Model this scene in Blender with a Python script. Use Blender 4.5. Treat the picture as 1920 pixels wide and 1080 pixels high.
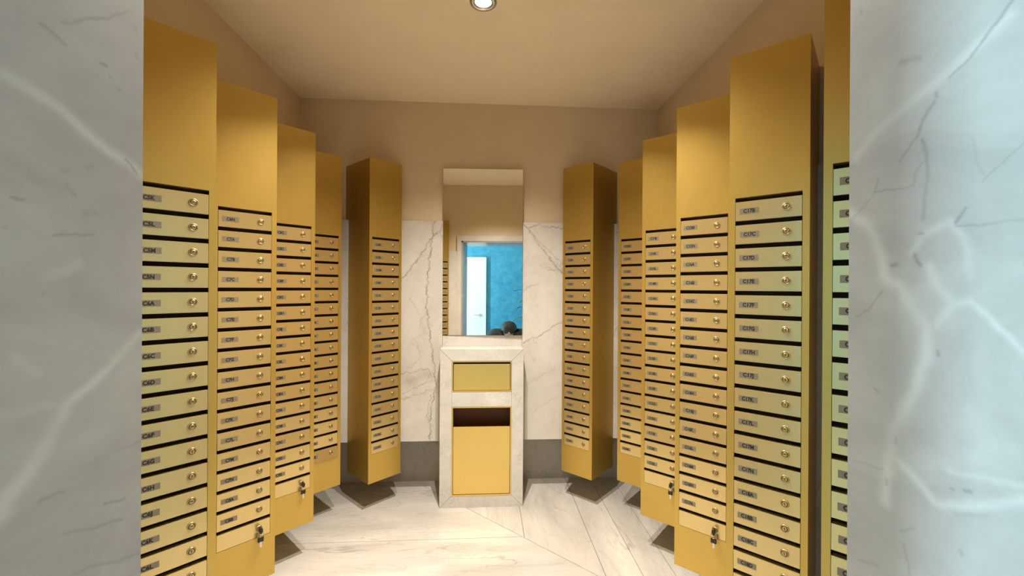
import bpy, bmesh, math, random
import numpy as np
from mathutils import Vector, Matrix

for o in list(bpy.data.objects):
    bpy.data.objects.remove(o)
S = bpy.context.scene
COL = S.collection
random.seed(7)

# ------------------------------------------------------------------ camera
FPX = 791.34
cam_d = bpy.data.cameras.new('camera')
cam_d.sensor_width = 36.0
cam_d.lens = FPX / 1920.0 * 36.0
cam_d.clip_start = 0.02
cam = bpy.data.objects.new('camera', cam_d)
COL.objects.link(cam)
yaw, pitch, roll = 0.0619, 0.0004, 0.0060
fw = Vector((math.sin(yaw), math.cos(yaw), 0))
rt = Vector((math.cos(yaw), -math.sin(yaw), 0))
up0 = Vector((0, 0, 1))
fwd = fw * math.cos(pitch) - up0 * math.sin(pitch)
upv = up0 * math.cos(pitch) + fw * math.sin(pitch)
cr = rt * math.cos(roll) + upv * math.sin(roll)
cu = upv * math.cos(roll) - rt * math.sin(roll)
M = Matrix.Identity(4)
for i in range(3):
    M[i][0], M[i][1], M[i][2] = cr[i], cu[i], -fwd[i]
M.translation = Vector((0.0234, 0.0, 1.53))
cam.matrix_world = M
S.camera = cam

# ------------------------------------------------------------------ world, exposure, large lights
W = bpy.data.worlds.new('world'); S.world = W
W.use_nodes = True
W.node_tree.nodes['Background'].inputs[0].default_value = (0.9, 0.95, 1.0, 1)
W.node_tree.nodes['Background'].inputs[1].default_value = 0.0
S.view_settings.view_transform = 'Standard'
S.view_settings.look = 'None'
S.view_settings.gamma = 1.0
S.view_settings.use_curve_mapping = False
S.view_settings.exposure = 0.49

SPOT_W, SPILL_W = 62.0, 150.0      # the room's two ceiling downlights
LAMP_COL = (1.0, 0.90, 0.765)
SIDE_W, CORR_W = 112.0, 4.0          # the corridor: added unseen side light at its end, ceiling panel

def area(name, loc, rot, sx, sy, watts, col):
    l = bpy.data.lights.new(name, 'AREA'); l.shape = 'RECTANGLE'
    l.size, l.size_y, l.energy, l.color = sx, sy, watts, col
    o = bpy.data.objects.new(name, l); COL.objects.link(o)
    o.location = loc; o.rotation_euler = rot
    return o
area('corridor_added_side_light', (-2.48, -0.67, 1.55), (0, -math.pi / 2, 0), 1.9, .20, SIDE_W, (0.52, 0.84, 1.0))  # unseen source, made up for the blue light on the right jamb
area('corridor_ceiling_light', (0.35, -0.85, 2.58), (0, 0, 0), 1.6, 0.4, CORR_W, (1.0, 0.90, 0.78))

# ------------------------------------------------------------------ measures of the room (metres)
HC = 2.888          # ceiling
XW, YW = 1.32, 3.128     # painted wall planes (side, back)
PX, PY = 1.29, 3.098     # marble panel faces
PB, PT = 0.412, 2.012    # panel bottom, top
YF = 0.60                # front wall panel face
OXL, OXR, OZ = -0.44, 0.566, 2.125   # opening
YO = 0.10                # corridor face of the front wall
REC = 0.27               # depth of the recess under the panels

# ------------------------------------------------------------------ materials
def newmat(name):
    m = bpy.data.materials.new(name); m.use_nodes = True
    nt = m.node_tree
    return m, nt, nt.nodes['Principled BSDF']
def N(nt, t, **kw):
    n = nt.nodes.new(t)
    for k, v in kw.items():
        if isinstance(k, str) and hasattr(n, k):
            setattr(n, k, v)
    return n
def ramp(nt, src, stops):
    r = nt.nodes.new('ShaderNodeValToRGB')
    e = r.color_ramp.elements
    while len(e) < len(stops): e.new(0.5)
    for i, (p, c) in enumerate(stops):
        e[i].position = p
        e[i].color = (c, c, c, 1) if not isinstance(c, tuple) else (*c, 1)
    nt.links.new(src, r.inputs[0])
    return r.outputs[0]
def mix(nt, fac, a, b, mode='MIX'):
    m = nt.nodes.new('ShaderNodeMix'); m.data_type = 'RGBA'; m.blend_type = mode
    for sock, v in ((m.inputs[0], fac), (m.inputs[6], a), (m.inputs[7], b)):
        if isinstance(v, (int, float)): sock.default_value = v
        elif isinstance(v, tuple): sock.default_value = (*v, 1)
        else: nt.links.new(v, sock)
    return m.outputs[2]
def noise(nt, vec, scale, detail=4, rough=.55, dist=0.0):
    n = nt.nodes.new('ShaderNodeTexNoise')
    n.inputs['Scale'].default_value = scale; n.inputs['Detail'].default_value = detail
    n.inputs['Roughness'].default_value = rough; n.inputs['Distortion'].default_value = dist
    nt.links.new(vec, n.inputs['Vector'])
    return n.outputs['Fac']
def mapping(nt, scale=(1, 1, 1), rot=(0, 0, 0), loc=(0, 0, 0)):
    g = nt.nodes.new('ShaderNodeNewGeometry')
    m = nt.nodes.new('ShaderNodeMapping')
    m.inputs['Scale'].default_value = scale; m.inputs['Rotation'].default_value = rot; m.inputs['Location'].default_value = loc
    nt.links.new(g.outputs['Position'], m.inputs['Vector'])
    return m.outputs[0]
def ridge(nt, vec, scale, lo, hi, detail=5, dist=.4):
    f = noise(nt, vec, scale, detail, .55, dist)
    s = nt.nodes.new('ShaderNodeMath'); s.operation = 'SUBTRACT'; s.inputs[1].default_value = .5
    nt.links.new(f, s.inputs[0])
    a = nt.nodes.new('ShaderNodeMath'); a.operation = 'ABSOLUTE'
    nt.links.new(s.outputs[0], a.inputs[0])
    return ramp(nt, a.outputs[0], [(lo, 1.0), (hi, 0.0)])
def mul(nt, a, b):
    m = nt.nodes.new('ShaderNodeMath'); m.operation = 'MULTIPLY'
    for s, v in ((m.inputs[0], a), (m.inputs[1], b)):
        if isinstance(v, (int, float)): s.default_value = v
        else: nt.links.new(v, s)
    return m.outputs[0]

def marble(name, base, cloud, vein, big=1.6, vamt=.5, rough=.22, rot=(0, 0, 0), loc=(0, 0, 0), stretch=(1, 1, 1), attr=False, white=(.93, .94, .93), bands=.0):
    m, nt, b = newmat(name)
    v = mapping(nt, stretch, rot, loc)
    c1 = ramp(nt, noise(nt, v, big, 6, .6, .8), [(.35, 0.0), (.7, 1.0)])
    col = mix(nt, c1, base, cloud)
    c2 = ramp(nt, noise(nt, v, big * 7, 6, .7, .3), [(.3, 0.0), (.75, .35)])
    col = mix(nt, c2, col, cloud)
    mask = ramp(nt, noise(nt, v, big * 1.3, 3), [(.42, 0.0), (.62, 1.0)])
    r1 = mul(nt, mul(nt, ridge(nt, v, big * 1.5, .0, .012), mask), vamt)
    col = mix(nt, r1, col, vein)
    r2 = mul(nt, ridge(nt, v, big * 3.7, .0, .02), vamt * .35)
    col = mix(nt, r2, col, vein)
    if bands:
        r3 = mul(nt, ridge(nt, v, big * 1.0, .0, .05), bands)
        col = mix(nt, r3, col, white)
    if attr:
        a = nt.nodes.new('ShaderNodeAttribute'); a.attribute_name = 'vein_light'
        col = mix(nt, a.outputs['Fac'], col, white)
        a = nt.nodes.new('ShaderNodeAttribute'); a.attribute_name = 'vein_dark'
        col = mix(nt, a.outputs['Fac'], col, vein)
    nt.links.new(col, b.inputs['Base Color'])
    b.inputs['Roughness'].default_value = rough
    return m

MAT = {}
MAT['jamb'] = marble('grey_white_jamb_marble', (.40, .40, .39), (.30, .30, .295), (.13, .14, .145), big=4.0, vamt=.0, rough=.3, attr=True, stretch=(1, 1, 1.6), white=(.56, .565, .56))
MAT['panel'] = marble('white_panel_marble', (.70, .675, .64), (.54, .52, .49), (.20, .15, .11), big=1.7, vamt=.28, rough=.25, rot=(.3, .5, .2), attr=True, white=(.9, .88, .84))
MAT['stand'] = marble('console_marble', (.68, .66, .62), (.52, .505, .48), (.22, .18, .15), big=3.2, vamt=.5, rough=.25, rot=(.2, .9, .4))
MAT['base'] = marble('darker_baseboard_marble', (.56, .52, .465), (.42, .39, .35), (.16, .13, .11), big=2.2, vamt=.5, rough=.3, rot=(.1, .3, .7))  # set darker than the panel marble above
MAT['floor_x'] = marble('floor_marble_along_x', (.62, .605, .58), (.40, .385, .365), (.24, .21, .19), big=2.0, vamt=.5, rough=.22, stretch=(.35, 1.5, 1), rot=(0, 0, .08))
MAT['floor_y'] = marble('floor_marble_along_y', (.62, .605, .58), (.40, .385, .365), (.24, .21, .19), big=2.0, vamt=.5, rough=.22, stretch=(1.6, .4, 1), rot=(0, 0, -.25))
MAT['floor_d'] = marble('floor_marble_diagonal', (.63, .615, .59), (.40, .385, .365), (.30, .26, .23), big=2.4, vamt=.5, rough=.22, stretch=(1.8, .4, 1), rot=(0, 0, .6))

def paint(name, col, rough=.8, amt=.06, sc=6):
    m, nt, b = newmat(name)
    v = mapping(nt)
    f = noise(nt, v, sc, 4)
    c = mix(nt, f, tuple(x * (1 - amt) for x in col), tuple(min(1, x * (1 + amt)) for x in col))
    nt.links.new(c, b.inputs['Base Color']); b.inputs['Roughness'].default_value = rough
    return m
MAT['wall'] = paint('beige_wall_paint', (.74, .60, .42))
MAT['ceil'] = paint('cream_ceiling_paint', (.95, .82, .62))
MAT['dark'] = paint('black_slot_shade', (.012, .006, .004), .9)  # near black, for the shade inside the slots
MAT['grout'] = paint('dark_grout', (.10, .085, .07), .9)
MAT['white'] = paint('white_door_paint', (.82, .86, .84), .5, .03)
MAT['black'] = paint('black_lettering', (.012, .010, .008), .6)
MAT['rubber'] = paint('black_key_plastic', (.012, .011, .010), .4)

def metal(name, col, rough, metallic, grain=.0, sc=(1, 1, 60), spec=.5):
    m, nt, b = newmat(name)
    tc = nt.nodes.new('ShaderNodeTexCoord'); mp = nt.nodes.new('ShaderNodeMapping')
    mp.inputs['Scale'].default_value = sc
    nt.links.new(tc.outputs['Object'], mp.inputs['Vector'])
    f = noise(nt, mp.outputs[0], 14, 3)
    c = mix(nt, f, tuple(x * (1 - grain) for x in col), tuple(min(1, x * (1 + grain)) for x in col))
    nt.links.new(c, b.inputs['Base Color'])
    rr = nt.nodes.new('ShaderNodeMapRange'); rr.inputs[3].default_value = rough - .012; rr.inputs[4].default_value = rough + .012
    nt.links.new(f, rr.inputs[0]); nt.links.new(rr.outputs[0], b.inputs['Roughness'])
    b.inputs['Metallic'].default_value = metallic
    b.inputs['Specular IOR Level'].default_value = spec
    return m
MAT['gold'] = metal('gold_powder_coat', (.60, .41, .10), .35, .72, .03, (1, 1, 1))
MAT['door'] = metal('brushed_champagne_gold', (.74, .565, .25), .30, .78, .025, (6, 6, 200))
MAT['plate'] = metal('grey_name_strip', (.21, .185, .135), .4, .1, .08, (60, 1, 1))
MAT['lock'] = metal('polished_brass_lock', (.52, .41, .20), .34, .9, .02)
MAT['steel'] = metal('polished_steel', (.72, .70, .66), .2, 1.0, .02)
MAT['bingold'] = metal('satin_gold_sheet', (.84, .60, .19), .36, .85, .02, (2, 1, 2))
MAT['binin'] = metal('dark_bronze_interior', (.10, .035, .012), .5, .3, .05)
m, nt, b = newmat('mirror_glass')
b.inputs['Base Color'].default_value = (.90, .90, .86, 1); b.inputs['Metallic'].default_value = 1.0; b.inputs['Roughness'].default_value = .01
MAT['mirror'] = m
m, nt, b = newmat('blue_sponged_plaster')
v = mapping(nt)
f1 = ramp(nt, noise(nt, v, 9, 8, .7, .6), [(.35, 0.0), (.68, 1.0)])
c = mix(nt, f1, (.032, .25, .43), (.08, .37, .55))
nt.links.new(c, b.inputs['Base Color']); b.inputs['Roughness'].default_value = .6
MAT['blue'] = m
m, nt, b = newmat('lamp_filament_glow')
b.inputs['Base Color'].default_value = (1, 1, 1, 1)
b.inputs['Emission Color'].default_value = (1.0, .90, .72, 1); b.inputs['Emission Strength'].default_value = 9.0
MAT['glow'] = m
MAT['hair'] = paint('black_hair', (.012, .010, .009), .55)
MAT['skin'] = paint('skin', (.52, .33, .23), .5)
MAT['cloth'] = paint('black_jacket_cloth', (.018, .018, .020), .8)
MAT['leaf'] = paint('green_leaf', (.08, .22, .03), .4, .2)
MAT['pot'] = paint('white_ceramic_pot', (.7, .7, .68), .3)
MAT['soil'] = paint('dark_soil', (.03, .02, .015), .9)

# ------------------------------------------------------------------ mesh helpers
def box(bm, x0, x1, y0, y1, z0, z1, mi=0):
    vs = [bm.verts.new(p) for p in ((x0, y0, z0), (x1, y0, z0), (x1, y1, z0), (x0, y1, z0), (x0, y0, z1), (x1, y0, z1), (x1, y1, z1), (x0, y1, z1))]
    for f in ((3, 2, 1, 0), (4, 5, 6, 7), (0, 1, 5, 4), (1, 2, 6, 5), (2, 3, 7, 6), (3, 0, 4, 7)):
        fc = bm.faces.new([vs[i] for i in f]); fc.material_index = mi
def prism(bm, poly, z0, z1, mi=0):
    n = len(poly)
    a = [bm.verts.new((p[0], p[1], z0)) for p in poly]; t = [bm.verts.new((p[0], p[1], z1)) for p in poly]
    fs = [bm.faces.new(list(reversed(a))), bm.faces.new(t)]
    for i in range(n):
        fs.append(bm.faces.new([a[i], a[(i + 1) % n], t[(i + 1) % n], t[i]]))
    for f in fs: f.material_index = mi
def xzprism(bm, poly, y0, y1, mi=0):
    # poly in (x, z), extruded in y from y0 (front) to y1
    n = len(poly)
    a = [bm.verts.new((p[0], y0, p[1])) for p in poly]; t = [bm.verts.new((p[0], y1, p[1])) for p in poly]
    fs = [bm.faces.new(a), bm.faces.new(list(reversed(t)))]
    for i in range(n):
        fs.append(bm.faces.new([a[(i + 1) % n], a[i], t[i], t[(i + 1) % n]]))
    for f in fs: f.material_index = mi
def lathe(bm, prof, seg=20, mi=0, axis='z', c=(0, 0, 0), smooth=True):
    # prof: list of (radius, height) along the axis
    rings = []
    for r, h in prof:
        ring = []
        for k in range(seg):
            t = 2 * math.pi * k / seg
            p = (r * math.cos(t), r * math.sin(t), h)
            if axis == 'y': p = (p[0], h, p[1])
            ring.append(bm.verts.new((p[0] + c[0], p[1] + c[1], p[2] + c[2])))
        rings.append(ring)
    for a, b2 in zip(rings[:-1], rings[1:]):
        for k in range(seg):
            f = bm.faces.new([a[k], a[(k + 1) % seg], b2[(k + 1) % seg], b2[k]]); f.material_index = mi; f.smooth = smooth
    return rings
def cap(bm, ring, mi=0):
    f = bm.faces.new(ring); f.material_index = mi
def mesh(name, bm, mats, fix=True):
    if fix: bmesh.ops.recalc_face_normals(bm, faces=bm.faces)
    me = bpy.data.meshes.new(name); bm.to_mesh(me); bm.free()
    for m_ in (mats if isinstance(mats, (list, tuple)) else [mats]): me.materials.append(MAT[m_] if isinstance(m_, str) else m_)
    return me
def link(name, me, parent=None, loc=None):
    o = bpy.data.objects.new(name, me); COL.objects.link(o)
    if parent: o.parent = parent
    if loc is not None: o.location = loc
    return o
def obj(name, bm, mats, parent=None, loc=None):
    return link(name, mesh(name, bm, mats), parent, loc)
def boxobj(name, b6, mat, parent=None, bevel=0):
    bm = bmesh.new(); box(bm, *b6)
    if bevel: bmesh.ops.bevel(bm, geom=bm.edges[:], offset=bevel, segments=1, affect='EDGES')
    return obj(name, bm, mat, parent)
def struct(o):
    o['kind'] = 'structure'; return o
def tag(o, label, cat, group=None):
    o['label'] = label; o['category'] = cat
    if group: o['group'] = group
    return o
def empty(name, loc, rz=0):
    o = bpy.data.objects.new(name, None); COL.objects.link(o)
    o.location = loc; o.rotation_euler = (0, 0, rz); o.empty_display_size = .1
    return o
def clip(poly, nx, ny, d):
    # keep nx*x + ny*y <= d
    out = []
    for i in range(len(poly)):
        a, b2 = poly[i], poly[(i + 1) % len(poly)]
        da, db = nx * a[0] + ny * a[1] - d, nx * b2[0] + ny * b2[1] - d
        if da <= 0: out.append(a)
        if (da < 0 < db) or (db < 0 < da):
            t = da / (da - db); out.append((a[0] + (b2[0] - a[0]) * t, a[1] + (b2[1] - a[1]) * t))
    return out

# veins of single marble slabs, measured on each slab (metres): points, half width, strength
V_JAMB_L_LIGHT= [([0.432, 1.733, 0.455, 1.729, 0.49, 1.722, 0.515, 1.708, 0.545, 1.696, 0.576, 1.689, 0.595, 1.68], 0.0055, 0.8), ([0.595, 1.466, 0.547, 1.425, 0.498, 1.397, 0.483, 1.372], 0.0044, 0.9), ([0.498, 1.397, 0.483, 1.372, 0.46, 1.339, 0.441, 1.324, 0.434, 1.307], 0.0071, 0.9), ([0.495, 1.398, 0.457, 1.403, 0.433, 1.404], 0.0044, 0.4), ([0.447, 1.456, 0.467, 1.438], 0.0043, 0.4), ([0.474, 1.538, 0.512, 1.554], 0.0047, 0.4)]
V_JAMB_L_DARK= [([0.468, 1.801, 0.478, 1.8, 0.493, 1.795], 0.0023, 0.55), ([0.49, 1.817, 0.501, 1.822, 0.517, 1.838, 0.544, 1.855, 0.579, 1.888], 0.0019, 0.35), ([0.536, 1.797, 0.545, 1.798], 0.0023, 0.55), ([0.549, 1.788, 0.551, 1.787], 0.002, 0.4), ([0.561, 1.777, 0.565, 1.778], 0.0017, 0.4), ([0.572, 1.691, 0.58, 1.688, 0.589, 1.679], 0.0021, 0.5), ([0.492, 1.655, 0.498, 1.657], 0.0024, 0.4), ([0.495, 1.641, 0.507, 1.631], 0.0018, 0.45), ([0.442, 1.615, 0.453, 1.615], 0.0016, 0.5), ([0.482, 1.584, 0.5, 1.586, 0.529, 1.59], 0.0015, 0.4), ([0.518, 1.613, 0.532, 1.616], 0.0038, 0.3), ([0.586, 1.872, 0.587, 1.867], 0.0028, 0.3), ([0.588, 1.837, 0.589, 1.832], 0.0028, 0.35), ([0.47, 1.304, 0.495, 1.303], 0.0023, 0.3), ([0.544, 1.263, 0.575, 1.255], 0.0017, 0.4), ([0.496, 1.255, 0.531, 1.242, 0.571, 1.231], 0.0016, 0.35), ([0.505, 1.204, 0.527, 1.198, 0.564, 1.181, 0.598, 1.169], 0.002, 0.45), ([0.472, 1.522, 0.473, 1.521], 0.0017, 0.4), ([0.559, 1.323, 0.597, 1.319], 0.0017, 0.3), ([0.521, 1.667, 0.526, 1.67], 0.0031, 0.25), ([0.435, 1.586, 0.437, 1.585], 0.0021, 0.35)]
V_JAMB_R_LIGHT= [([0.408, 1.817, 0.442, 1.8, 0.476, 1.783, 0.521, 1.767, 0.559, 1.75, 0.589, 1.725], 0.0054, 0.8), ([0.6, 1.645, 0.566, 1.62, 0.55, 1.581, 0.542, 1.547, 0.52, 1.533, 0.509, 1.512, 0.489, 1.487, 0.488, 1.451, 0.502, 1.401, 0.529, 1.345, 0.536, 1.299, 0.54, 1.243], 0.0064, 0.85), ([0.533, 1.311, 0.504, 1.295, 0.475, 1.273, 0.439, 1.288, 0.392, 1.318], 0.0044, 0.75), ([0.477, 1.488, 0.457, 1.514, 0.474, 1.533, 0.486, 1.559], 0.0045, 0.7), ([0.457, 1.514, 0.44, 1.518, 0.411, 1.488, 0.392, 1.466], 0.0029, 0.6), ([0.506, 1.577, 0.493, 1.599, 0.463, 1.611, 0.446, 1.587, 0.441, 1.545], 0.0038, 0.45), ([0.461, 1.318, 0.392, 1.334], 0.0029, 0.4)]
V_JAMB_R_DARK= [([0.402, 1.833, 0.417, 1.817, 0.432, 1.803], 0.002, 0.6), ([0.432, 1.803, 0.442, 1.792, 0.464, 1.781], 0.0015, 0.5), ([0.478, 1.769, 0.477, 1.765], 0.0026, 0.5), ([0.48, 1.76, 0.495, 1.741, 0.5, 1.725], 0.0023, 0.45), ([0.5, 1.725, 0.524, 1.698], 0.0017, 0.35), ([0.494, 1.719, 0.489, 1.694, 0.487, 1.677, 0.49, 1.652, 0.493, 1.619], 0.0026, 0.45), ([0.494, 1.689, 0.501, 1.681, 0.505, 1.662], 0.0017, 0.35), ([0.505, 1.662, 0.535, 1.665, 0.559, 1.667, 0.553, 1.685], 0.0016, 0.35), ([0.559, 1.664, 0.579, 1.647, 0.597, 1.632], 0.0014, 0.25), ([0.522, 1.83, 0.498, 1.822], 0.0034, 0.3), ([0.582, 1.937, 0.581, 1.932], 0.0023, 0.35), ([0.533, 1.564, 0.526, 1.564], 0.0028, 0.5), ([0.503, 1.575, 0.496, 1.562], 0.0027, 0.5), ([0.497, 1.601, 0.493, 1.6], 0.002, 0.5), ([0.431, 1.649, 0.417, 1.661, 0.393, 1.681], 0.0011, 0.35), ([0.457, 1.607, 0.446, 1.623], 0.0018, 0.5), ([0.457, 1.604, 0.421, 1.602, 0.393, 1.603], 0.0014, 0.35), ([0.439, 1.7, 0.436, 1.675, 0.429, 1.658], 0.0015, 0.25), ([0.475, 1.456, 0.475, 1.452], 0.0026, 0.45), ([0.526, 1.335, 0.526, 1.327], 0.0021, 0.45), ([0.539, 1.273, 0.538, 1.266], 0.0022, 0.3), ([0.557, 1.391, 0.553, 1.389], 0.0022, 0.35), ([0.445, 1.303, 0.439, 1.304], 0.0024, 0.55), ([0.459, 1.299, 0.457, 1.299], 0.0019, 0.4), ([0.518, 1.215, 0.501, 1.23], 0.0021, 0.35), ([0.514, 1.201, 0.506, 1.166], 0.0021, 0.35), ([0.58, 1.138, 0.551, 1.148], 0.0023, 0.3), ([0.449, 1.234, 0.447, 1.23], 0.0024, 0.4), ([0.455, 1.271, 0.424, 1.288], 0.0024, 0.25), ([0.595, 1.279, 0.544, 1.285], 0.0015, 0.25), ([0.546, 1.529, 0.566, 1.503, 0.587, 1.49], 0.0015, 0.35)]
V_BACK_L= [([-0.355, 2.014, -0.38, 1.781, -0.402, 1.568, -0.405, 1.378, -0.377, 1.165, -0.348, 0.951, -0.336, 0.808, -0.373, 0.622, -0.376, 0.424], 0.005, 0.75), ([-0.297, 1.949, -0.366, 1.901, -0.438, 1.78, -0.506, 1.687, -0.589, 1.578], 0.005, 0.65), ([-0.297, 1.999, -0.308, 1.914, -0.277, 1.856], 0.0039, 0.5), ([-0.593, 0.899, -0.387, 0.94, -0.356, 0.881], 0.0039, 0.5), ([-0.569, 0.763, -0.359, 0.858], 0.0035, 0.35), ([-0.584, 0.717, -0.29, 0.807], 0.0039, 0.4), ([-0.554, 0.837, -0.402, 0.897], 0.0348, 0.28), ([-0.48, 1.138, -0.441, 1.029, -0.517, 0.944], 0.0031, 0.25), ([-0.52, 1.447, -0.462, 1.331], 0.0031, 0.3), ([-0.37, 0.75, -0.4, 0.595, -0.354, 0.517], 0.0035, 0.4)]
V_BACK_R= [([0.295, 1.997, 0.359, 1.931, 0.415, 1.849, 0.499, 1.736, 0.603, 1.634], 0.0051, 0.65), ([0.359, 1.935, 0.442, 1.849, 0.526, 1.767, 0.603, 1.701], 0.0035, 0.5), ([0.339, 1.978, 0.414, 1.995, 0.497, 1.98, 0.601, 1.974], 0.0035, 0.55), ([0.29, 1.506, 0.405, 1.565], 0.0031, 0.45), ([0.293, 1.128, 0.419, 1.175, 0.53, 1.25, 0.605, 1.294], 0.0047, 0.6), ([0.416, 1.695, 0.543, 1.641], 0.0032, 0.35), ([0.376, 1.136, 0.399, 1.124], 0.0047, 0.4), ([0.338, 0.822, 0.535, 0.938], 0.0032, 0.25), ([0.379, 0.624, 0.576, 0.741], 0.0032, 0.25)]
def vein_field(a, b, lines, jit=1.0, wmin=.0):
    # a, b: slab coordinates of the vertices
    out = np.zeros(len(a))
    ja = a + jit * (.0016 * np.sin(b * 171 + a * 63) + .0011 * np.sin(b * 411 + 1.3) + .0007 * np.sin(a * 690 + b * 837))
    jb = b + jit * (.0016 * np.sin(a * 153 + b * 77 + .6) + .0011 * np.sin(a * 377 + 2.1) + .0007 * np.sin(b * 760 - a * 590))
    if jit > .5:
        ja = ja + .0045 * np.sin(b * 53 + a * 23) + .003 * np.sin(b * 127 + 1.0) + .002 * np.sin(b * 260 + a * 90)
        jb = jb + .0045 * np.sin(a * 57 + b * 19) + .003 * np.sin(a * 131 + .4) + .002 * np.sin(a * 250 + b * 110)
    for pts, w, st in lines:
        w = max(w, wmin)
        d2 = np.full(len(a), 1e9)
        P = [(pts[i], pts[i + 1]) for i in range(0, len(pts), 2)]
        for (x0, y0), (x1, y1) in zip(P[:-1], P[1:]):
            dx, dy = x1 - x0, y1 - y0
            t = np.clip(((ja - x0) * dx + (jb - y0) * dy) / (dx * dx + dy * dy + 1e-12), 0, 1)
            d2 = np.minimum(d2, (ja - x0 - t * dx) ** 2 + (jb - y0 - t * dy) ** 2)
        mod = .8 + .2 * np.sin(a * 31 + b * 43)
        out = np.maximum(out, st * mod * np.exp(-d2 / (w * w)))
    return out
def grid_slab(name, us, vs, P, back, mat, dark, light, parent, jit=1.0):
    # us, vs: grid coordinates; P(u, v) -> world point of the polished face; back: offset vector to the rear face
    nu, nv = len(us), len(vs)
    U, V = np.meshgrid(us, vs, indexing='ij'); U = U.ravel(); V = V.ravel()
    co = np.array(P(U, V)).T
    verts = [tuple(c) for c in co]
    faces = [(i * nv + j, (i + 1) * nv + j, (i + 1) * nv + j + 1, i * nv + j + 1) for i in range(nu - 1) for j in range(nv - 1)]
    cs = [(0, 0), (nu - 1, 0), (nu - 1, nv - 1), (0, nv - 1)]
    n0 = len(verts)
    for i, j in cs: verts.append(tuple(co[i * nv + j]))
    for i, j in cs: verts.append(tuple(co[i * nv + j] + np.array(back)))
    for k in range(4):
        faces.append((n0 + k, n0 + (k + 1) % 4, n0 + 4 + (k + 1) % 4, n0 + 4 + k))
    faces.append((n0 + 7, n0 + 6, n0 + 5, n0 + 4))
    me = bpy.data.meshes.new(name); me.from_pydata(verts, [], faces); me.update()
    Uf = np.concatenate([U, np.zeros(8)]); Vf = np.concatenate([V, np.zeros(8)])
    for an, ln in (('vein_dark', dark), ('vein_light', [(p, w * 1.35, k * .62) for p, w, k in light] if light else None)):
        at = me.attributes.new(an, 'FLOAT', 'POINT')
        at.data.foreach_set('value', vein_field(Uf, Vf, ln, jit, .0045 if jit > .5 else 0).astype(np.float32) if ln else np.zeros(len(verts), np.float32))
    me.materials.append(MAT[mat])
    return link(name, me, parent)
def axis(lo, hi, flo, fhi, fine, coarse=.08):
    a = [lo]
    while a[-1] < hi - 1e-6:
        x = a[-1]
        if flo - 1e-6 <= x < fhi - 1e-6: s = min(fine, fhi - x)
        elif x < flo: s = min(coarse, flo - x)
        else: s = coarse
        a.append(min(hi, x + s))
    return np.array(a)

# ------------------------------------------------------------------ floor
fl = struct(boxobj('floor', (-1.62, 1.62, YO, 3.42, -.06, -.004), 'grout'))
DG = 2.841
J = .0015
def slab(poly, mat):
    bm = bmesh.new()
    cx = sum(p[0] for p in poly) / len(poly); cy = sum(p[1] for p in poly) / len(poly)
    prism(bm, poly, -.018, 0.0)
    bmesh.ops.remove_doubles(bm, verts=bm.verts, dist=1e-5)
    obj('floor_slab', bm, mat, fl)
def rect(x0, x1, y0, y1): return [(x0 + J, y0 + J), (x1 - J, y0 + J), (x1 - J, y1 - J), (x0 + J, y1 - J)]
r2 = math.sqrt(2)
rows = [YO, .68, 1.315, 1.95, 2.585, 3.22, 3.40]
cuts = [[-1.6, -.2, 1.6], [-1.6, .5, 1.6], [-1.6, -.7, .8, 1.6], [-1.6, 1.6], [-1.6, 1.6], [-1.6, 1.6]]
for r in range(6):
    for x0, x1 in zip(cuts[r][:-1], cuts[r][1:]):
        p = clip(rect(x0, x1, rows[r], rows[r + 1]), 1, 1, DG - J * r2)
        if len(p) > 2: slab(p, 'floor_x')
cols = [-.6, .268, .67, .87, 1.045, 1.6]
for k in range(5):
    for y0, y1 in (((1.2, 1.72), (1.72, 3.40)) if k > 3 else ((1.2, 3.40),)):
        p = clip(rect(cols[k], cols[k + 1], y0, y1), -1, -1, -(DG + J * r2))
        if len(p) > 2: slab(p, 'floor_d' if k == 0 else 'floor_y')

# ------------------------------------------------------------------ ceiling with two holes for the downlights
LAMPS = [(0.003, 2.014), (0.003, 1.48)]
bm = bmesh.new()
hh = .044
xs_ = [-1.6, LAMPS[0][0] - hh, LAMPS[0][0] + hh, 1.6]
ys_ = [YO, LAMPS[1][1] - hh, LAMPS[1][1] + hh, LAMPS[0][1] - hh, LAMPS[0][1] + hh, 3.42]
for i in range(3):
    for j in range(5):
        if i == 1 and j in (1, 3): continue
        box(bm, xs_[i], xs_[i + 1], ys_[j], ys_[j + 1], HC, HC + .02)
bmesh.ops.remove_doubles(bm, verts=bm.verts, dist=1e-5)
struct(obj('ceiling', bm, 'ceil'))

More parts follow.
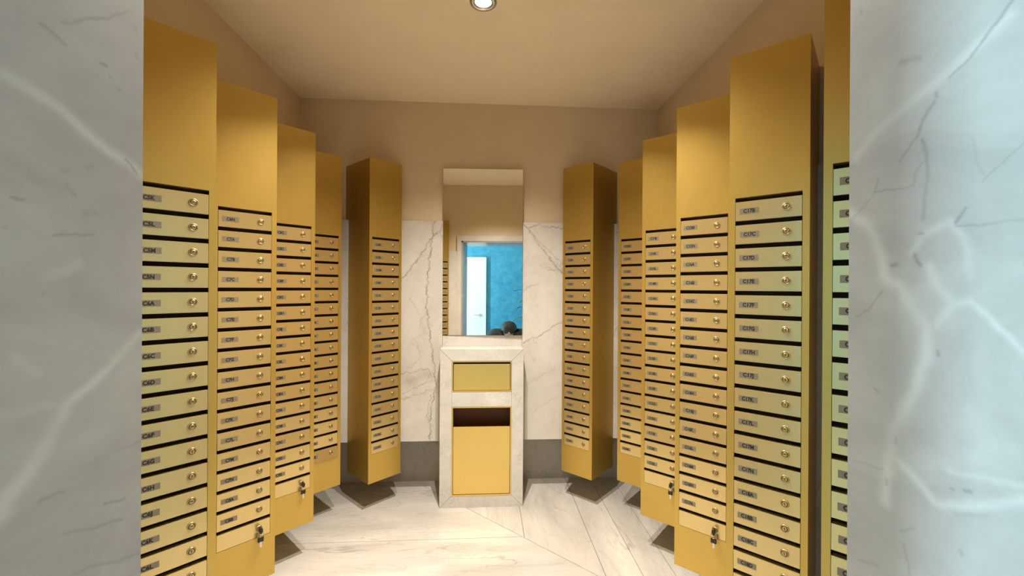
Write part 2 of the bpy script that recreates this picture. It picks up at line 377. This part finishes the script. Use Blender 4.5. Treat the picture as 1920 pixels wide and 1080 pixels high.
# ------------------------------------------------------------------ walls: painted above, marble panels below, deep recess at the floor
wb = struct(boxobj('wall_back', (-1.6, 1.6, YW, 3.42, PB, HC), 'wall'))
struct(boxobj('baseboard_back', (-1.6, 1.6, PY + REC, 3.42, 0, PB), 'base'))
g_u = lambda lo, hi, a, b2: axis(lo, hi, a, b2, .003)
vz = axis(PB, PT, PB, PT, .003)
def backP(u, v): return (u, np.full_like(u, PY), v)
grid_slab('marble_panel', g_u(-XW, -.2908, -.64, -.29), vz, backP, (0, YW - PY, 0), 'panel', V_BACK_L, None, wb, .8)
grid_slab('marble_panel', g_u(.2908, XW, .29, .66), vz, backP, (0, YW - PY, 0), 'panel', V_BACK_R, None, wb, .8)
boxobj('marble_panel', (-.289, .289, PY, YW, PB, 1.180), 'panel', wb)
for side, nm in ((-1, 'left'), (1, 'right')):
    def sx(a, b2): return (min(side * a, side * b2), max(side * a, side * b2))
    w_ = struct(boxobj('wall_' + nm, (*sx(XW, 1.6), YO, YW, PB, HC), 'wall'))
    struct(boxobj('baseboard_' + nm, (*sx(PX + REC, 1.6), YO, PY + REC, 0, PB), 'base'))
    for y0, y1 in ((YF + .001, 1.4), (1.4, 2.25), (2.25, PY - .001)):
        boxobj('marble_panel', (*sx(PX, XW), y0 + .0007, y1 - .0007, PB, PT), 'panel', w_)

# front wall with the opening the camera looks through
wf = struct(boxobj('wall_front', (-1.6, 1.6, YO, YF - .03, OZ + .02, HC), 'wall'))
boxobj('wall_pier', (-1.6, OXL - .02, YO, YF - .03, 0, OZ + .02), 'wall', wf)
boxobj('wall_pier', (OXR + .02, 1.6, YO, YF - .03, 0, OZ + .02), 'wall', wf)
boxobj('marble_panel', (-PX, OXL - .081, YF - .03, YF, 0, PT), 'panel', wf)
boxobj('marble_panel', (OXR + .081, PX, YF - .03, YF, 0, PT), 'panel', wf)
boxobj('marble_frame', (OXL - .08, OXL - .0205, YF - .03, YF + .001, 0, OZ + .092), 'panel', wf)
boxobj('marble_frame', (OXR + .0205, OXR + .08, YF - .03, YF + .001, 0, OZ + .092), 'panel', wf)
boxobj('marble_frame', (OXL - .0200, OXR + .0200, YF - .03, YF + .001, OZ + .0205, OZ + .092), 'panel', wf)
boxobj('marble_soffit', (OXL + .0005, OXR - .0005, YO, YF + .001, OZ, OZ + .02), 'jamb', wf)
def jamb(x, sgn, dark, light):
    us = axis(YO, YF + .001, .36, YF + .001, .0015)
    vs = axis(0, OZ, 1.08, 1.96, .0016)
    us[-1] = YF + .0015
    def P(u, v):
        ch = np.where(u > YF, .0025, 0.0)
        return (x + sgn * ch, u, v)
    us = np.append(us[:-1], [YF - .0010, YF + .0015]); us = np.unique(np.round(us, 5))
    return grid_slab('marble_jamb', us, vs, P, (sgn * .0195, 0, 0), 'jamb', dark, light, wf, .35)
jamb(OXL, -1, V_JAMB_L_DARK, V_JAMB_L_LIGHT)
jamb(OXR, 1, V_JAMB_R_DARK, V_JAMB_R_LIGHT)

# corridor behind the camera, seen in the mirror
YC = -1.75
struct(boxobj('floor_corridor', (-2.6, 2.4, YC - .1, YO, -.06, 0), 'floor_x'))
struct(boxobj('wall_corridor_blue', (-2.6, 2.4, YC - .1, YC, 0, 2.64), 'blue'))
struct(boxobj('wall_corridor_end', (2.4, 2.5, YC - .1, .4, 0, 2.64), 'white'))
struct(boxobj('ceiling_corridor', (-2.6, 2.5, YC - .1, YO - .001, 2.64, 2.7), 'ceil'))
we = struct(boxobj('wall_corridor_slit', (-2.6, -2.5, YC, YO, 0, .58), 'white'))  # end wall out of view, its slit shaped around the added side light
boxobj('wall_head', (-2.6, -2.5, YC, YO, 2.52, 2.64), 'white', we)
boxobj('wall_reveal', (-2.6, -2.5, YC, -.79, .58, 2.52), 'white', we)
boxobj('wall_reveal', (-2.6, -2.5, -.55, YO, .58, 2.52), 'white', we)
dr = struct(empty('door_1', (-.73, YC, 0)))
boxobj('door_leaf', (-.40, .40, .004, .030, .004, 2.05), 'white', dr, .004)
for b6 in ((-.45, -.402, 0, .04, 0, 2.10), (.402, .45, 0, .04, 0, 2.10), (-.401, .401, 0, .04, 2.053, 2.10)): boxobj('door_frame', b6, 'white', dr, .004)
bm = bmesh.new(); lathe(bm, [(.001, 0), (.024, 0), (.024, .008), (.009, .010), (.009, .045)], 16, 0, 'y', (.34, .031, 1.02)); box(bm, .22, .35, .068, .084, 1.010, 1.030)
obj('door_handle', bm, 'steel', dr)

# ------------------------------------------------------------------ downlights
def downlight(x, y, label):
    r = empty('downlight', (x, y, HC)); tag(r, label, 'light', 'ceiling downlights')
    bm = bmesh.new(); lathe(bm, [(.040, .001), (.041, -.004), (.050, -.006), (.064, -.003), (.065, .0)], 32); obj('trim_ring', bm, 'steel', r)
    bm = bmesh.new(); rg = lathe(bm, [(.040, .001), (.036, .02), (.028, .04), (.022, .05)], 32); me = obj('reflector', bm, 'steel', r)
    bm = bmesh.new(); rg = lathe(bm, [(.0365, .018), (.030, .014), (.016, .011), (.001, .010)], 24); obj('bulb', bm, 'glow', r)
    for nm, p, size, bl, rad in (('downlight_beam', SPOT_W, 54, .22, .006), ('downlight_spill', SPILL_W, 126, 1.0, .006)):
        l = bpy.data.lights.new(nm, 'SPOT'); l.energy = p; l.color = LAMP_COL; l.spot_size = math.radians(size); l.spot_blend = bl; l.shadow_soft_size = rad
        o = bpy.data.objects.new(nm, l); COL.objects.link(o); o.location = (x, y, HC - .012)
downlight(*LAMPS[0], 'lit recessed ceiling downlight in view above the marble console')
downlight(*LAMPS[1], 'recessed ceiling downlight nearer the entrance, above the top edge of the view')

# ------------------------------------------------------------------ mirror
mr = empty('wall_mirror', (0, 3.0868, 1.183), math.radians(-1.85)); tag(mr, 'tall frameless mirror on the back wall above the marble console', 'mirror')
bm = bmesh.new(); box(bm, -.2895, .2895, .003, .030, .0, 1.212); obj('mirror_backing', bm, 'steel', mr)
bm = bmesh.new(); box(bm, -.290, .290, -.002, .0028, .0, 1.212); obj('mirror_glass', bm, 'mirror', mr)

# ------------------------------------------------------------------ mailbox towers
TW, TH, TG = .25, 2.2, .2012
ROWS, TOPZ, BOTZ = 17, 1.8695, .398
PITCH = (TOPZ - BOTZ) / ROWS
DH, SL = .0713, .0152
DX0, DX1 = .0205, .2295
FD = .030
def door_mesh():
    bm = bmesh.new(); hw = (DX1 - DX0) / 2 - .0012; h2 = DH / 2 - .0004
    box(bm, -hw, hw, -.001, .012, -h2, h2)
    bmesh.ops.bevel(bm, geom=[e for e in bm.edges if all(v.co.y < 0 for v in e.verts)], offset=.0012, segments=2, affect='EDGES')
    # folded lip behind the top edge, inside the slot
    box(bm, -hw + .002, hw - .002, .010, .024, h2 - .004, h2 - .002)
    return mesh('mailbox_door', bm, 'door')
def lock_mesh():
    bm = bmesh.new()
    rg = lathe(bm, [(.0136, .0), (.0138, -.0022), (.0126, -.0040), (.0105, -.0046), (.0100, -.0034), (.0086, -.0034), (.0082, -.0044), (.0052, -.0050)], 20, 0, 'y')
    cap(bm, rg[-1])
    for f in bm.faces:
        f.smooth = True
        r_ = math.hypot(f.calc_center_median().x, f.calc_center_median().z)
        if .0078 < r_ < .0101 and len(f.verts) == 4: f.material_index = 1
    box(bm, -.0011, .0011, -.0054, -.0048, -.0048, .0048, 1)
    box(bm, -.0100, .0100, -.0036, -.0034, -.0004, .0004, 1)
    return mesh('lock', bm, ['lock', 'black'], False)
def plate_mesh():
    bm = bmesh.new(); box(bm, -.031, .031, -.0008, .0, -.0104, .0104)
    return mesh('name_strip', bm, 'plate')
ME_DOOR, ME_LOCK, ME_PLATE = door_mesh(), lock_mesh(), plate_mesh()
TXT = {}
def text_mesh(s):
    if s in TXT: return TXT[s]
    cu_ = bpy.data.curves.new('lettering', 'FONT'); cu_.body = s; cu_.size = .0190; cu_.align_x = 'CENTER'; cu_.align_y = 'CENTER'
    cu_.resolution_u = 2; cu_.offset = .0008; cu_.extrude = .0002; cu_.space_character = .98
    to = bpy.data.objects.new('lettering_tmp', cu_); COL.objects.link(to)
    dg = bpy.context.evaluated_depsgraph_get(); me = bpy.data.meshes.new_from_object(to.evaluated_get(dg))
    bpy.data.objects.remove(to); bpy.data.curves.remove(cu_)
    xs = [v.co.x for v in me.vertices]; wd = max(xs) - min(xs); k = min(1.0, .0390 / wd) if len(s) > 3 else min(1.0, .0310 / wd)
    cx = (max(xs) + min(xs)) / 2; ys = [v.co.y for v in me.vertices]; cyy = (max(ys) + min(ys)) / 2
    for v in me.vertices:
        x, y, z = v.co; v.co = ((x - cx) * k, -z - .0009, y - cyy)
    me.materials.clear(); me.materials.append(MAT['black']); me.name = 'lettering'
    TXT[s] = me
    return me
LET = 'ABCDEFGHJKLMN'
def seq(start, n):
    fl_, le = int(start[1:-1]), LET.index(start[-1]); out = []
    for _ in range(n):
        out.append('C%d%s' % (fl_, LET[le])); le += 1
        if le == len(LET): le = 0; fl_ += 1
    return out
C45 = math.cos(.7746); S45 = math.sin(.7746)
def tower(name, PL, e, labels, text, planes, dim=(), lock_last=True):
    rz = math.atan2(e[1], e[0])
    t = empty('mailbox_tower', (PL[0], PL[1], TG), rz); tag(t, text, 'mailboxes', 'gold mailbox towers')
    n = (-e[1], e[0])
    def w2l(p): dx, dy = p[0] - PL[0], p[1] - PL[1]; return (dx * e[0] + dy * e[1], dx * n[0] + dy * n[1])
    def l2w(p): return (PL[0] + p[0] * e[0] + p[1] * n[0], PL[1] + p[0] * e[1] + p[1] * n[1])
    bm = bmesh.new()
    strip_ = [l2w(p) for p in ((0, FD), (TW, FD), (TW, 1.2), (0, 1.2))]
    planes_ = ((1, 0, PX), (-1, 0, PX), (0, 1, PY), (0, -1, -YF))
    poly = strip_
    for a, b2, c in planes_: poly = clip(poly, a, b2, c - .001)
    prism(bm, [w2l(p) for p in poly], 0, TH)
    # above the marble the housing reaches on to the painted wall
    for i_, (a, b2, c) in enumerate(planes_):
        q = clip(strip_, -a, -b2, -(c - .001))
        for j_, (a2, b3, c2) in enumerate(planes_):
            q = clip(q, a2, b3, c2 + (.029 if j_ == i_ or i_ >= 2 else -.001)) if q else q
        if len(q) > 2:
            bs = bmesh.new(); prism(bs, [w2l(p) for p in q], PT - TG + .0005, TH)
            bmesh.ops.transform(bs, matrix=Matrix.Rotation(rz, 4, 'Z'), verts=bs.verts)
            obj('rear_spacer', bs, 'gold', t).rotation_euler = (0, 0, -rz)
    oz0, oz1 = BOTZ - TG - .001, TOPZ - TG
    box(bm, 0, DX0, 0, FD, 0, TH); box(bm, DX1, TW, 0, FD, 0, TH)
    box(bm, DX0, DX1, 0, FD, 0, oz0); box(bm, DX0, DX1, 0, FD, oz1, TH)
    bmesh.ops.remove_doubles(bm, verts=bm.verts, dist=1e-5)
    bmesh.ops.transform(bm, matrix=Matrix.Rotation(rz, 4, 'Z'), verts=bm.verts)
    obj('housing', bm, 'gold', t).rotation_euler = (0, 0, -rz)
    bm = bmesh.new(); box(bm, DX0, DX1, FD - .001, FD - .0002, oz0, oz1)
    box(bm, DX0 - .0001, DX0 + .0006, .002, FD, oz0, oz1); box(bm, DX1 - .0006, DX1 + .0001, .002, FD, oz0, oz1)
    obj('slot_shade', bm, 'dark', t)  # black sheets standing in for the shade behind the door slots
    for r in range(ROWS):
        zc = TOPZ - TG - r * PITCH - SL - DH / 2
        d = link('mailbox_door', ME_DOOR, t, ((DX0 + DX1) / 2, 0, zc))
        tilt = random.gauss(0, .6)
        if r in dim: tilt = dim[r]; d.location.y = -abs(math.sin(math.radians(tilt))) * DH * .3
        d.rotation_euler = (math.radians(tilt), 0, 0)
        lab = labels[r] if r < len(labels) else None
        if lab is not None or lock_last:
            lk = link('lock', ME_LOCK, d, (.0585, -.001, .002)); lk.rotation_euler = (0, random.uniform(-.3, .3) + (math.pi / 2 if random.random() < .3 else 0), 0)
        if lab is not None:
            px_ = -.058 + random.uniform(-.0012, .0012)
            link('name_strip', ME_PLATE, d, (px_, -.001, random.uniform(-.0006, .0006)))
            if lab: link('lettering', text_mesh(lab), d, (px_ + random.uniform(-.001, .001), -.001, 0))
    return t
TOWERS = {}
XS, Z4, PP = -.9461, 2.9023, .4409
left_txt = {1: 'gold mailbox tower farthest left, its edge cut by the left marble jamb, numbered C5K onwards',
            2: 'second gold mailbox tower from the left jamb, ending in C8B and a row with keys',
            3: 'third gold mailbox tower from the left jamb, ending in C9E and a row with keys',
            4: 'narrow-looking fourth gold mailbox tower on the left with one darker bottom door'}
starts = {1: ('C5K', 16), 2: ('C6N', 16), 3: ('C8C', 16), 4: ('C9F', 17)}
dims = {2: {11: -3.0}, 3: {13: -3.5}, 4: {16: -10}}
for k in (1, 2, 3, 4):
    ic = (XS, Z4 - PP * (4 - k))
    TOWERS[k] = tower(k, (ic[0] - TW * C45, ic[1] - TW * S45), (C45, S45), seq(*starts[k]), left_txt[k], None, dims.get(k, {}))
TOWERS[5] = tower(5, (-.7586, 2.8886), (C45, S45), seq('C10K', 17), 'gold mailbox tower by the back wall left of the mirror, brown side showing', None)
TOWERS[6] = tower(6, (.7611 - TW * C45, 2.876 + TW * S45), (C45, -S45), seq('C12A', 17), 'gold mailbox tower by the back wall right of the mirror, brown side showing', None)
XR, Z7, PR = .9398, 2.8768, .4453
right_txt = {7: 'rearmost gold mailbox tower on the right wall, half hidden, next to the back tower',
             8: 'second gold mailbox tower from the back on the right wall, ending in C15L with keys',
             9: 'gold mailbox tower on the right wall ending in C17A and a row with keys',
             10: 'large gold mailbox tower on the right numbered C17B to C18D',
             11: 'gold mailbox tower farthest right, mostly hidden behind the right marble jamb'}
rst = {7: ('C13E', 17), 8: ('C14J', 16), 9: ('C15M', 16), 10: ('C17B', 16), 11: ('C18E', 16)}
rdim = {10: {11: -2.5}, 9: {11: -3.0, 12: -1.5}, 8: {13: -3.0}}
for k in (7, 8, 9, 10, 11):
    TOWERS[k] = tower(k, (XR, Z7 - PR * (k - 7)), (C45, -S45), seq(*rst[k]), right_txt[k], None, rdim.get(k, {}))
TOWERS[0] = tower(0, (-.62, .645), (-C45, S45), [''] * 17, 'gold mailbox tower beside the entrance, seen only in the mirror', None)

# ------------------------------------------------------------------ keys left in four blank doors
def keyset(tw, label):
    zc = TOPZ - TG - 16 * PITCH - SL - DH / 2 + .002
    t = TOWERS[tw]
    e = t.rotation_euler[2]
    Mt = Matrix.Translation(t.location) @ Matrix.Rotation(e, 4, 'Z')
    k = empty('keys', Mt @ Vector(((DX0 + DX1) / 2 + .0585, -.0056, zc)), e); tag(k, label, 'keys', 'keys hanging from blank mailbox doors')
    bm = bmesh.new(); lathe(bm, [(.001, -.007), (.0115, -.007), (.0125, -.009), (.0125, -.024), (.0115, -.026), (.001, -.026)], 16, 0, 'y')
    for v in bm.verts: v.co.x *= .62; v.co.z *= 1.15
    obj('key_head', bm, 'rubber', k)
    bm = bmesh.new(); box(bm, -.001, .001, -.008, .0002, -.0042, .0042); obj('key_blade', bm, 'steel', k)
    bm = bmesh.new()
    n = 20
    R0, r0 = .0115, .0010
    rings = []
    for i in range(n):
        a = 2 * math.pi * i / n; c_ = Vector((0.0, -.018 + .002 * math.cos(a), -.018)) + Vector((math.sin(a) * R0, 0, math.cos(a) * R0))
        u = Vector((math.sin(a), 0, math.cos(a))); w_ = Vector((0, 1, 0))
        rings.append([bm.verts.new(c_ + (u * math.cos(b2) + w_ * math.sin(b2)) * r0) for b2 in [j * math.pi / 3 for j in range(6)]])
    for i in range(n):
        for j in range(6):
            f = bm.faces.new([rings[i][j], rings[(i + 1) % n][j], rings[(i + 1) % n][(j + 1) % 6], rings[i][(j + 1) % 6]]); f.smooth = True
    obj('key_ring', bm, 'steel', k)
    bm = bmesh.new(); box(bm, -.0125, .0125, -.022, -.016, -.052, -.028); bmesh.ops.bevel(bm, geom=bm.edges[:], offset=.0025, segments=2, affect='EDGES'); obj('key_head', bm, 'rubber', k)
    bm = bmesh.new(); box(bm, -.0036, .0036, -.0198, -.0180, -.074, -.0505); obj('key_blade', bm, 'steel', k)
keyset(2, 'black-headed keys hanging below C8B on the second tower from the left jamb')
keyset(3, 'black-headed keys hanging below C9E on the third tower from the left jamb')
keyset(8, 'black-headed keys hanging below C15L on a right tower, partly hidden')
keyset(9, 'black-headed keys hanging below C17A on a right tower')

# ------------------------------------------------------------------ marble console with flap and bin
YS = 2.9476; WS = .2900; HS = 1.1000
st = empty('marble_console', (0, YS, 0)); tag(st, 'white marble console below the mirror with gold flap and open gold bin', 'console')
IX = .209; IT, IB = 1.020, .080; MT, MB = .804, .702; TK = .020; G = .0005
def strip(poly): 
    bm = bmesh.new(); xzprism(bm, poly, 0, TK); obj('marble_strip', bm, 'stand', st)
strip([(-WS + .0015, HS), (-IX + .0015, IT), (IX - .0015, IT), (WS - .0015, HS)])
strip([(-WS, .001), (-IX, IB + .001), (-IX, IT - .001), (-WS, HS - .001)])
strip([(WS, .001), (WS, HS - .001), (IX, IT - .001), (IX, IB + .001)])
strip([(-WS + .0015, 0.0004), (WS - .0015, .0004), (IX - .0015, IB), (-IX + .0015, IB)])
strip([(-IX + .001, MB), (IX - .001, MB), (IX - .001, MT), (-IX + .001, MT)])
dpt = PY - YS - .001
bm = bmesh.new(); box(bm, -WS + .0005, WS - .0005, TK + .0003, dpt, HS - .02, HS); obj('marble_top', bm, 'stand', st)
bm = bmesh.new(); box(bm, -WS + .0005, WS - .0005, -.0002, TK, HS + .0001, HS + .0006); obj('marble_edge', bm, 'stand', st)
for s_ in (-1, 1):
    bm = bmesh.new(); xa, xb = sorted((s_ * WS, s_ * (WS - .02)))
    box(bm, xa, xb, TK + .0003, dpt, .0005, HS - .0205); box(bm, xa, xb, dpt, dpt + REC - .001, .0005, PB - .002)
    bmesh.ops.remove_doubles(bm, verts=bm.verts, dist=1e-5)
    obj('marble_side', bm, 'stand', st)
def goldframe(z0, z1, d0=.0015, tk=.008):
    bm = bmesh.new(); x = IX - .001
    for b6 in ((-x, -x + tk, -d0, .10, z0, z1), (x - tk, x, -d0, .10, z0, z1), (-x + tk, x - tk, -d0, .10, z0, z0 + tk), (-x + tk, x - tk, -d0, .10, z1 - tk, z1)): box(bm, *b6)
    obj('gold_frame', bm, 'bingold', st)
goldframe(MT + .001, IT - .001); goldframe(IB + .001, MB - .001)
bm = bmesh.new(); box(bm, -.196, .196, .004, .014, .815, .997); bmesh.ops.bevel(bm, geom=bm.edges[:], offset=.002, segments=2, affect='EDGES'); obj('posting_flap', bm, 'bingold', st)
bm = bmesh.new(); box(bm, -.199, .199, .090, .094, MT + .01, IT - .01); obj('flap_recess', bm, 'binin', st)
bm = bmesh.new(); box(bm, -.197, .197, .003, .013, .0915, .560); bmesh.ops.bevel(bm, geom=bm.edges[:], offset=.002, segments=2, affect='EDGES'); obj('bin_front', bm, 'bingold', st)
bm = bmesh.new(); box(bm, -.199, .199, .118, .122, .10, MB - .01); box(bm, -.199, -.196, .1, .118, .10, MB - .01); box(bm, .196, .199, .1, .118, .10, MB - .01); obj('bin_interior', bm, 'binin', st)

# ------------------------------------------------------------------ seen in the mirror: crouching person, potted plant
def skin_obj(name, verts, edges, rad, mat, parent=None, root=0, sub=2):
    me = bpy.data.meshes.new(name); me.from_pydata(verts, edges, []); me.update()
    o = link(name, me, parent)
    md = o.modifiers.new('skin', 'SKIN'); md.use_smooth_shade = True
    for i, r in enumerate(rad):
        sv = me.skin_vertices[0].data[i]; sv.radius = (r, r) if not isinstance(r, tuple) else r; sv.use_root = (i == root)
    o.modifiers.new('sub', 'SUBSURF').levels = sub; o.modifiers['sub'].render_levels = sub
    me.materials.append(MAT[mat])
    return o
pr = empty('person', (.16, -.52, 0)); tag(pr, 'person in dark clothes crouching outside the entrance, head seen in the mirror', 'person')
V = [(0, -.10, .30), (0, -.04, .45), (0, .02, .60), (0, .05, .72), (0, .06, .785), (0, .065, .83), (0, .07, .90), (0, .07, .965),
     (-.26, .04, .81), (-.36, .08, .54), (-.22, .27, .44), (-.17, .32, .43),
     (.21, .04, .79), (.27, .08, .52), (.20, .27, .44), (.17, .32, .43),
     (-.11, -.10, .29), (-.19, .28, .42), (-.16, .02, .11), (-.17, .16, .05),
     (.11, -.10, .29), (.19, .28, .42), (.16, .02, .11), (.17, .16, .05)]
Ed = [(0, 1), (1, 2), (2, 3), (3, 4), (4, 5), (5, 6), (6, 7), (3, 8), (8, 9), (9, 10), (10, 11), (3, 12), (12, 13), (13, 14), (14, 15), (0, 16), (16, 17), (17, 18), (18, 19), (0, 20), (20, 21), (21, 22), (22, 23)]
Rd = [.15, .145, .16, .15, .07, .062, .06, .05, .12, .075, .04, .028, .12, .055, .04, .028, .095, .07, .05, .045, .095, .07, .05, .045]
skin_obj('body', V, Ed, Rd, 'cloth', pr)
bm = bmesh.new(); bmesh.ops.create_uvsphere(bm, u_segments=24, v_segments=16, radius=1)
for v in bm.verts:
    x, y, z = v.co; v.co = (x * .078, .095 + y * .092 + (.006 if z < -.3 else 0), .895 + z * .112 - (0 if z > 0 else 0)); v.co.x *= (1 - .25 * max(0, -z))
for f in bm.faces: f.smooth = True
hd = obj('head', bm, 'skin', pr)
piv = Matrix.Translation((0, .05, .83)) @ Matrix.Rotation(-1.2, 4, 'X') @ Matrix.Translation((0, -.05, -.83))
hd.matrix_local = Matrix.Translation((0, .03, .045)) @ piv
bm = bmesh.new()
for s_ in (-1, 1): bmesh.ops.create_uvsphere(bm, u_segments=10, v_segments=8, radius=.010, matrix=Matrix.Translation((s_ * .030, .180, .905)))
obj('eyes', bm, 'black', hd)
bm = bmesh.new(); bmesh.ops.create_cone(bm, cap_ends=True, segments=8, radius1=.016, radius2=.006, depth=.045, matrix=Matrix.Translation((0, .190, .882)))
obj('nose', bm, 'skin', hd)
bm = bmesh.new(); box(bm, -.024, .024, .170, .181, .835, .843); obj('mouth', bm, 'binin', hd)
bm = bmesh.new(); bmesh.ops.create_uvsphere(bm, u_segments=40, v_segments=28, radius=1)
rr = random.Random(3)
for v in bm.verts:
    x, y, z = v.co; k = 1 + rr.uniform(-.03, .05)
    v.co = (x * .122 * k, .055 + y * .115 * k, .905 + z * .128 * k)
bmesh.ops.delete(bm, geom=[v for v in bm.verts if v.co.y > .10 and v.co.z < .945], context='VERTS')
for f in bm.faces: f.smooth = True
link('hair', mesh('hair', bm, 'hair', False), hd)
for s_ in (-1, 1):
    hx = s_ * .165
    Vh, Eh, Rh = [(hx, .31, .43), (hx - s_ * .01, .36, .425)], [(0, 1)], [.024, .030]
    for i in range(4):
        ox = (i - 1.5) * .019; L = (.040, .046, .044, .036)[i]; b0 = len(Vh)
        Vh += [(hx - s_ * .01 + ox, .385, .423), (hx - s_ * .01 + ox * 1.1, .385 + L, .415), (hx - s_ * .01 + ox * 1.15, .385 + L * 1.5, .39)]
        Eh += [(1, b0), (b0, b0 + 1), (b0 + 1, b0 + 2)]; Rh += [.010, .009, .008]
    b0 = len(Vh); Vh += [(hx - s_ * .035, .36, .42), (hx - s_ * .055, .385, .405)]; Eh += [(0, b0), (b0, b0 + 1)]; Rh += [.011, .009]
    skin_obj('hand', Vh, Eh, Rh, 'skin', pr, 0, 1)
pl = empty('potted_plant', (.57, -1.32, 0)); tag(pl, 'green leafy pot plant in the corridor, a leaf tip showing in the mirror', 'plant')
bm = bmesh.new(); rg = lathe(bm, [(.11, 0), (.13, .02), (.16, .34), (.165, .36), (.150, .36), (.145, .30)], 28); cap(bm, rg[0]); obj('pot', bm, 'pot', pl)
bm = bmesh.new(); rg = lathe(bm, [(.146, .31), (.10, .315), (.002, .32)], 24); obj('soil', bm, 'soil', pl)
bm = bmesh.new(); lathe(bm, [(.014, .3), (.012, .8), (.009, 1.3)], 10); obj('stem', bm, 'leaf', pl)
bm = bmesh.new()
LN, LW = .36, .075
rowsv = []
for i in range(11):
    t = i / 10; wv = LW * math.sin(math.pi * min(1, t * .92 + .06)) ** .8; zz = .30 * t - .34 * t * t
    rowsv.append([bm.verts.new((LN * t, -wv, zz + .012)), bm.verts.new((LN * t, 0, zz)), bm.verts.new((LN * t, wv, zz + .012))])
for a, b2 in zip(rowsv[:-1], rowsv[1:]):
    for j in range(2):
        f = bm.faces.new([a[j], b2[j], b2[j + 1], a[j + 1]]); f.smooth = True
LEAF = mesh('leaf', bm, 'leaf')
for i in range(14):
    o = link('leaf', LEAF, pl, (0, 0, .62 + i * .055)); o.rotation_euler = (0, -.1 - .03 * i, math.pi + i * 2.4 + .3)
